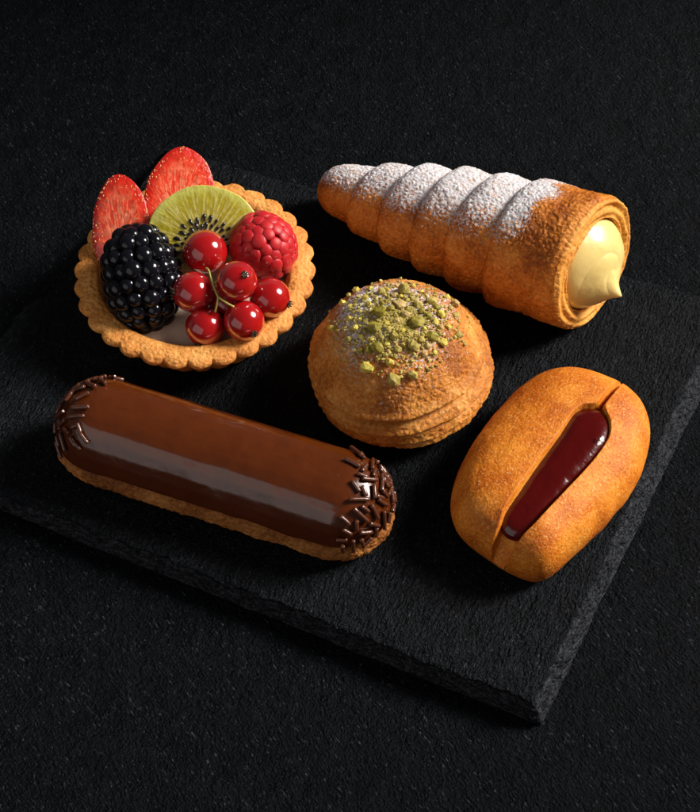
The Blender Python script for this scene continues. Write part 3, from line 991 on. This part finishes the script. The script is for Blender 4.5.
def loaf(prof, n, scale_end=1.0):
    prof = np.array(prof, float)
    d = np.r_[0, np.cumsum(np.linalg.norm(np.diff(prof, axis=0), axis=1))]
    tt = np.linspace(0, d[-1], n)
    pr = np.stack([np.interp(tt, d, prof[:, k]) for k in range(2)], 1)
    ker = np.hanning(13); ker /= ker.sum()
    for k in range(2):
        m = pr[:, k].copy(); m[6:-6] = np.convolve(pr[:, k], ker, 'valid'); pr[:, k] = m
    R, I = np.meshgrid(np.arange(n), np.arange(len(mx)), indexing='ij')
    w = pr[R, 0]
    P = np.stack([mx[I] + ox[I] * w * scale_end, oy[I] * w, pr[R, 1]], -1)
    return P.reshape(-1, 3), I.ravel(), R.ravel(), pr


P, I, R, pr = loaf([(0, 0.0), (1.1, 0.0), (1.35, 0.03), (1.50, 0.13), (1.57, 0.24), (1.56, 0.30), (1.62, 0.36), (1.70, 0.50), (1.715, 0.66), (1.68, 0.88),
                    (1.58, 1.10), (1.45, 1.4), (1.2, 1.9), (0.6, 2.3), (0, 2.4)], 150)
nr = np.stack([ox[I], oy[I], 0 * I], 1)
f1, f2 = worley(P * np.array([0.8, 1, 1.3]), 4.5, 3)
low = sstep(1.5, 1.1, P[:, 2]) * sstep(0.0, 0.1, P[:, 2])
P += nr * (low * (0.06 * fbm(P, 1.0, 3, 5) + 0.075 * np.clip(f2 - f1, 0, .6) + 0.030 * fbm(P, 6, 3, 6) - 0.02))[:, None]
crease = np.exp(-((P[:, 2] - 0.29 - 0.03 * vn(P, 1, 4)) / 0.03) ** 2)
P -= nr * (0.11 * crease)[:, None]
bake = 0.10 * np.exp(-((P[:, 2] - .62) / .22) ** 2) - 0.12 * sstep(.3, 0.1, P[:, 2]) - 0.10 * sstep(.95, 1.2, P[:, 2])
mesh('choux', P, grid_faces(150, len(mx)), M_CHOUX, ecl, {'bake': bake})
gp = [(0, 2.72), (0.25, 2.71), (0.55, 2.65), (0.85, 2.53), (1.12, 2.33), (1.34, 2.06), (1.50, 1.76), (1.60, 1.44), (1.64, 1.27), (1.635, 1.17), (1.60, 1.11), (1.54, 1.10), (1.45, 1.13), (1.3, 1.2), (1.0, 1.6), (.4, 2.0), (0, 2.1)]
P, I, R, pr = loaf(gp, 200)
wv = 0.13 * vn(np.c_[P[:, 0] * .9, np.sign(P[:, 1]) * 3, 0 * P[:, 0]], 1.0, 8) + 0.06 * vn(np.c_[P[:, 0] * 2.6, np.sign(P[:, 1]) * 3, 0 * P[:, 0]], 1.0, 9)
wv = np.where(np.abs(oy[I]) > .999, wv, wv * 0.0 + 0.13 * vn(np.c_[mx[I] * .9 + ox[I], oy[I] * 3, 0 * P[:, 0]], 1.0, 8) * 0.6)
P[:, 2] += wv * sstep(1.9, 1.0, P[:, 2])
nr = np.stack([ox[I], oy[I], 0 * I], 1)
P += nr * (0.02 * fbm(P, 0.7, 2, 5))[:, None]
P[:, 2] += 0.03 * fbm(P, 0.6, 2, 15) * sstep(1.5, 2.3, P[:, 2])
gfaces = grid_faces(200, len(mx))
mesh('glaze', P, gfaces, M_GLAZE, ecl)
W = (F @ P.T).T + ec
bvg = BVHTree.FromPolygons(W.tolist(), gfaces.tolist())
SPR = []
for q in [(235, 60, 310, 120), (200, 135, 300, 190), (380, 125, 378, 220), (430, 160, 495, 240), (440, 235, 440, 350), (310, 265, 415, 275), (245, 275, 300, 355),
          (318, 335, 330, 362), (390, 305, 398, 400), (505, 315, 508, 430), (225, 402, 360, 402), (415, 400, 475, 440), (370, 435, 418, 530), (255, 460, 355, 550),
          (455, 475, 458, 600), (360, 560, 425, 575), (165, 510, 235, 570), (185, 597, 245, 630), (280, 540, 280, 600), (295, 618, 380, 612), (145, 665, 215, 665), (255, 665, 258, 745),
          (305, 660, 320, 710), (330, 710, 380, 660), (187, 715, 190, 750), (345, 175, 310, 222), (400, 210, 385, 250), (520, 375, 545, 400), (490, 500, 483, 545), (488, 260, 522, 292),
          (305, 100, 322, 135), (345, 475, 318, 455), (405, 600, 402, 630), (520, 440, 508, 478), (450, 355, 470, 378), (455, 275, 472, 310), (415, 385, 440, 395), (300, 240, 330, 250)]:
    SPR.append(tuple(a / 6.767 + b for a, b in zip(q, (315, 440, 315, 440))))
for q in [(190, 75, 232, 45), (130, 75, 180, 60), (155, 85, 220, 108), (215, 75, 245, 95), (100, 98, 150, 85), (112, 115, 112, 165), (135, 150, 185, 125), (55, 200, 90, 160),
          (115, 180, 185, 175), (65, 215, 95, 190), (100, 215, 170, 208), (80, 265, 100, 335), (115, 280, 138, 315), (150, 265, 180, 305), (120, 250, 148, 238), (82, 238, 97, 222),
          (60, 300, 82, 362), (55, 230, 62, 272), (125, 118, 148, 112), (62, 170, 78, 140), (165, 62, 195, 50), (76, 225, 80, 255), (95, 252, 112, 266), (85, 120, 102, 140), (145, 245, 150, 260),
          (130, 300, 150, 325), (70, 285, 76, 310)]:
    SPR.append(tuple(a / 3.684 + b for a, b in zip(q, (40, 360, 40, 360))))
made = 0


def sprinkle(pa, pb, na, nb_):
    global made
    n_ = (na + nb_); n_ /= np.linalg.norm(n_)
    m = (pa + pb) / 2 + n_ * 0.075
    d = pb - pa; L_ = np.linalg.norm(d)
    d = d - n_ * np.dot(d, n_) * 0.6
    if np.linalg.norm(d) < 1e-3: d = np.array([1.0, 0, 0])
    d /= np.linalg.norm(d)
    L_ = float(np.clip(L_, 0.34, 0.68))
    t = np.array([-.5, -.49, -.46, -.25, 0, .25, .46, .49, .5]) * L_
    rr = np.array([.55, .82, 1, 1, 1, 1, 1, .82, .55]) * random.uniform(0.060, 0.072)
    b = np.cross(d, n_) * random.uniform(-.02, .02)
    path = [m + d * q + b * (1 - (2 * q / L_) ** 2) for q in t]
    tv, tf = tube(path, rr, 14)
    loc = (F.T @ (tv - ec).T).T
    mesh('sprinkle', loc, tf, M_SPRINKLE, ecl)
    made += 1


for (ax_, ay_, bx_, by_) in SPR:
    mxp, myp = (ax_ + bx_) / 2, (ay_ + by_) / 2
    h, nn = hit(bvg, mxp, myp)
    if h is None:
        for g in (0.97, 0.94, 0.90, 0.85):
            cx = 339 if mxp > 220 else 108; cy_ = 492 if mxp > 220 else 420
            h, nn = hit(bvg, cx + (mxp - cx) * g, cy_ + (myp - cy_) * g)
            if h is not None: break
    if h is None: continue
    # direction: screen segment laid on the tangent plane at the hit point
    def onpl(px, py):
        d = ray(px, py); den = np.dot(d, nn)
        if abs(den) < 0.25: den = -0.25
        return CPOS + d * (np.dot(h - CPOS, nn) / den)
    pa, pb = onpl(ax_, ay_), onpl(bx_, by_)
    d = pb - pa
    Ls = math.hypot(ax_ - bx_, ay_ - by_) / 31.0
    if np.linalg.norm(d) > 1e-6: d = d / np.linalg.norm(d) * min(np.linalg.norm(d), Ls * 1.6)
    d = d - nn * np.dot(d, nn)
    sprinkle(h - d / 2, h + d / 2, nn, nn)
# the side of the ends turned away from the camera
for k in range(26):
    sgn = 1 if k % 2 else -1
    a = random.uniform(0.2, 1.25)
    p = np.array([sgn * (HL + 1.6 * math.sin(a)), 1.6 * math.cos(a), random.uniform(1.3, 2.2)])
    w = F @ p + ec
    c = F @ np.array([sgn * HL, 0, 1.2]) + ec
    loc_, nn, _, _ = bvg.find_nearest(Vector(w))
    h = np.array(loc_); nn = (h - c) / np.linalg.norm(h - c)
    u_ = np.cross(nn, [random.gauss(0, 1) for _ in range(3)]); u_ /= np.linalg.norm(u_)
    sprinkle(h - u_ * .25, h + u_ * .25, nn, nn)
print('sprinkles', made)

# ------------------------------------------------------------------ oval almond cake with jam
ZW = BT + 0.95
out_px = [(559, 368), (583, 369), (603, 376), (621, 385), (636, 397), (646, 413), (650, 433), (646, 458), (635, 485), (617, 508), (595, 532), (573, 554),
          (557, 569), (543, 581), (525, 575), (505, 566), (487, 553), (470, 541), (456, 527), (450, 508), (455, 484), (466, 459), (482, 432), (501, 407), (522, 385), (541, 373)]
op = np.array([at(x, y, ZW + 0.32 * float(sstep(470, 400, y)) * float(sstep(655, 600, x)) - 0.15 * float(sstep(520, 570, y)))[:2] for x, y in out_px])
cc = at(549, 478, ZW)[:2]
ga = at(497, 553, ZW)[:2]; gb = at(617, 385, ZW)[:2]
gdir = (gb - ga); glen = np.linalg.norm(gdir); gdir /= glen
Fc = np.array([[gdir[0], -gdir[1]], [gdir[1], gdir[0]]])        # local x runs along the slot
lp = (op - cc) @ Fc
# periodic smooth of the traced outline
m_ = len(lp)
dens = 900
ang_ = np.unwrap(np.arctan2(lp[:, 1], lp[:, 0])); rad_ = np.hypot(lp[:, 0], lp[:, 1])
if ang_[-1] < ang_[0]: ang_ = ang_[::-1]; rad_ = rad_[::-1]
ta = np.linspace(ang_[0], ang_[0] + 2 * PI, dens, endpoint=False)
rr_ = np.interp(ta, np.r_[ang_, ang_[0] + 2 * PI], np.r_[rad_, rad_[0]])
ker = np.hanning(61); ker /= ker.sum()
rr_ = np.convolve(np.r_[rr_[-30:], rr_, rr_[:30]], ker, 'valid')
cake = thing('almond_cake', (cc[0], cc[1], BT), 'oval golden almond cake with a slot of dark red jam down its middle', 'cake',
             rot=[[Fc[0, 0], Fc[0, 1], 0], [Fc[1, 0], Fc[1, 1], 0], [0, 0, 1]])
prof = [(0, 0.0), (.80, 0.0), (.87, .04), (.93, .18), (.975, .45), (1.0, .85), (.995, 1.15), (.965, 1.45), (.90, 1.76), (.80, 2.02), (.66, 2.22), (.48, 2.37), (.25, 2.45), (0, 2.47)]
prof = np.array(prof)
sc_ = prof * np.array([2.6, 1])
d = np.r_[0, np.cumsum(np.linalg.norm(np.diff(sc_, axis=0), axis=1))]
NPc = 330
tt = np.linspace(0, d[-1], NPc)
pr = np.stack([np.interp(tt, d, prof[:, k]) for k in range(2)], 1)
ker = np.hanning(25); ker /= ker.sum()
for k in range(2):
    m = pr[:, k].copy(); m[12:-12] = np.convolve(pr[:, k], ker, 'valid'); pr[:, k] = m
R, I = np.meshgrid(np.arange(NPc), np.arange(dens), indexing='ij')
MED = 1.2
px_ = rr_[I] * np.cos(ta[I]); py_l = rr_[I] * np.sin(ta[I])
medx = np.clip(px_ * 0.45, -MED, MED)
w = pr[R, 0]
P = np.stack([medx + (px_ - medx) * w, py_l * w, pr[R, 1]], -1).reshape(-1, 3)
# slot
gy = (ga + gb) / 2 - cc
goff = float(gy @ Fc[:, 1])


def loc_px(x, y, z):
    return (at(x, y, BT + z)[:2] - cc) @ Fc


# middle line of the jam, (photo x, photo y, height, half width)
jm = [(518, 521, 1.95, 0.47), (528, 508, 2.05, 0.51), (540, 493, 2.12, 0.54), (556, 473, 2.2, 0.57), (572, 453, 2.25, 0.62), (584, 437, 2.28, 0.65), (591, 424, 2.28, 0.62)]
jp = np.array([loc_px(a, b, c) for a, b, c, d in jm]); jr = np.array([q_[3] for q_ in jm])
o_ = np.argsort(jp[:, 0]); jp = jp[o_]; jr = jr[o_]
jpx = np.linspace(jp[0, 0], jp[-1, 0], 121)
cf = np.polyfit(jp[:, 0], jp[:, 1], 4); jpy = np.polyval(cf, jpx)
jrw = np.polyval(np.polyfit(jp[:, 0], jr, 3), jpx)
J0 = jpx[0] - jrw[0]; J1 = jpx[-1] + jrw[-1]
n0 = loc_px(497, 559, 1.2); n1 = loc_px(621, 386, 1.25)
ki = np.arange(0, 121, 10)
sxs = np.array([-6, n0[0] - .3, n0[0], J0 - .05] + list(jpx[ki]) + [J1 - .15, J1 + .10, n1[0], 6])
sys_ = np.array([n0[1], n0[1], n0[1], jpy[0] * .6 + n0[1] * .4] + list(jpy[ki]) + [jpy[-1] * .6 + n1[1] * .4, jpy[-1] * .3 + n1[1] * .7, n1[1], n1[1]])
sws = np.array([.30, .30, .30, .34] + list(jrw[ki]) + [.44, .06, .02, .02])


gx_ = np.linspace(-6, 6, 1201)
kz_ = np.hanning(61); kz_ /= kz_.sum()
gc_ = np.convolve(np.pad(np.interp(gx_, sxs, sys_), 30, 'edge'), kz_, 'valid')
gw_ = np.convolve(np.pad(np.interp(gx_, sxs, sws), 30, 'edge'), kz_, 'valid')


def slot_c(x):
    return np.interp(x, gx_, gc_)


def slot_w(x):
    return np.interp(x, gx_, gw_)


dd = np.abs(P[:, 1] - slot_c(P[:, 0])) - slot_w(P[:, 0])
floor = 1.45 - 1.0 * sstep(J0 + 0.3, n0[0] - 0.1, P[:, 0]) - 0.7 * sstep(J1 - 0.1, n1[0], P[:, 0])
wall = floor + 7.0 * np.clip(dd + 0.10, 0, 9)
topz = P[:, 2].copy()
isup = P[:, 2] > 0.4
# smooth minimum so that the lips are rounded
kk_ = 0.26
hmix = np.clip(0.5 + 0.5 * (wall - topz) / kk_, 0, 1)
zn = wall * (1 - hmix) + topz * hmix - kk_ * hmix * (1 - hmix)
P[:, 2] = np.where(isup & (dd < 1.2), np.minimum(zn, topz), P[:, 2])
cutm = sstep(0.0, 0.35, topz - P[:, 2]) * isup
nn_ = P - np.array([0, 0, 0.6]); nn_ /= np.linalg.norm(nn_, axis=1)[:, None]
P += nn_ * (0.035 * fbm(P, 0.8, 3, 9) + 0.010 * fbm(P, 6, 3, 19) + cutm * 0.10 * fbm(P, 4, 3, 29))[:, None]
P[:, 2] = np.maximum(P[:, 2], 0)
bake = (0.22 - 0.35 * sstep(J0 + .2, J0 - .3, P[:, 0])) * cutm - 0.20 * sstep(1.5, 0.5, P[:, 2]) * (1 - cutm) + 0.05 * vn(P, .6, 44)  # cut crumb paler, its lower end's colour darkened as shade between the lips
mesh('sponge', P, grid_faces(NPc, dens), M_CAKE, cake, {'bake': bake})
# jam
nj, mj = 360, 60
tj = np.linspace(0, 2 * PI, nj, endpoint=False)
q, t = np.meshgrid(np.linspace(0, 1, mj), tj, indexing='ij')
cxm = 0.5 * (J0 + J1); hx = 0.5 * (J1 - J0)
tx_ = np.gradient(jpx); ty_ = np.gradient(jpy); tl = np.hypot(tx_, ty_); tx_ /= tl; ty_ /= tl
mpts = []; opts = []
for k in range(121): mpts.append((jpx[k], jpy[k])); opts.append((-ty_[k] * jrw[k], tx_[k] * jrw[k]))
for a in np.linspace(0, PI, 61)[1:-1]:
    k = 120; mpts.append((jpx[k], jpy[k])); opts.append(((-ty_[k] * math.cos(a) + tx_[k] * math.sin(a)) * jrw[k], (tx_[k] * math.cos(a) + ty_[k] * math.sin(a)) * jrw[k]))
for k in range(120, -1, -1): mpts.append((jpx[k], jpy[k])); opts.append((ty_[k] * jrw[k], -tx_[k] * jrw[k]))
for a in np.linspace(0, PI, 61)[1:-1]:
    k = 0; mpts.append((jpx[k], jpy[k])); opts.append(((ty_[k] * math.cos(a) - tx_[k] * math.sin(a)) * jrw[k], (-tx_[k] * math.cos(a) - ty_[k] * math.sin(a)) * jrw[k]))
mpts = np.array(mpts); opts = np.array(opts); nj = len(mpts)
q = np.repeat(np.linspace(0, 1, mj)[:, None], nj, 1)
wr_ = 1.09 + 0.05 * vn(np.c_[mpts * 1.3, opts[:, :1] * 2], 1.0, 91)
X = mpts[None, :, 0] + opts[None, :, 0] * q * wr_
Yc = mpts[None, :, 1] + opts[None, :, 1] * q * wr_
lvl = np.interp(X, [J0, J0 + 1, cxm, J1 - 1, J1], [1.76, 1.98, 2.14, 2.22, 2.12])
Z = lvl + 0.20 * (1 - q ** 3.6) - 0.12 * sstep(0.93, 1.0, q)
P = np.stack([X, Yc, Z], -1).reshape(-1, 3)
P[:, 2] += 0.02 * fbm(P, 1.4, 3, 13)
# skirt down into the slot
last_r = P[-nj:].copy(); sk = []
for k in range(1, 8):
    b = last_r.copy(); b[:, 2] -= 0.11 * k; b[:, 0] = cxm + (b[:, 0] - cxm) * (1 - 0.03 * k); b[:, 1] += (slot_c(b[:, 0]) - b[:, 1]) * 0.06 * k; sk.append(b)
P = np.concatenate([P] + sk)
thin = np.concatenate([sstep(0.95, 1.0, q).ravel(), np.ones(nj * 7)])
mesh('jam', P, grid_faces(mj + 7, nj), M_JAM, cake, {'thin': thin})
# one small bubble in the jam
bv_, bf_ = uvsphere(16, 10)
bp = at(597, 443, BT + 2.25)
bl = np.array([*((bp[:2] - cc) @ Fc), 2.46])
tp, tf = tube([bl + 0.055 * np.array([math.cos(a), math.sin(a), 0]) for a in np.linspace(0, 2 * PI, 20)], 0.014, 8, cap=False)
mesh('bubble', tp, tf, M_JAM, cake, {'thin': np.zeros(len(tp))})

# ------------------------------------------------------------------ light
w = bpy.data.worlds.new('World'); scn.world = w; w.use_nodes = True
bg = w.node_tree.nodes['Background']
bg.inputs[0].default_value = (0.95, 0.97, 1.0, 1); bg.inputs[1].default_value = 0.075


def area(name, direction, dist, sx, sy, power, col, aim=(0, 0, 2.0), spread=180):
    l = bpy.data.lights.new(name, 'AREA'); l.shape = 'RECTANGLE'
    l.size = sx * CM; l.size_y = sy * CM; l.energy = power; l.color = col; l.spread = math.radians(spread)
    o = bpy.data.objects.new(name, l); COL.objects.link(o)
    d = np.array(direction, float); d /= np.linalg.norm(d)
    p = np.array(aim) + d * dist
    o.location = Vector(p * CM)
    o.rotation_euler = Vector(-d).to_track_quat('-Z', 'Y').to_euler()
    return o


area('key_softbox', (0.80, 0.24, 0.60), 78, 44, 48, 1.38, (1.0, 0.955, 0.90), aim=(0.0, 0.3, 2), spread=26)
area('fill_softbox', (-0.62, -0.62, 0.46), 60, 66, 44, 0.80, (1.0, 0.93, 0.90))

scn.view_settings.view_transform = 'Standard'
scn.view_settings.look = 'None'
scn.view_settings.exposure = 0
scn.view_settings.gamma = 1
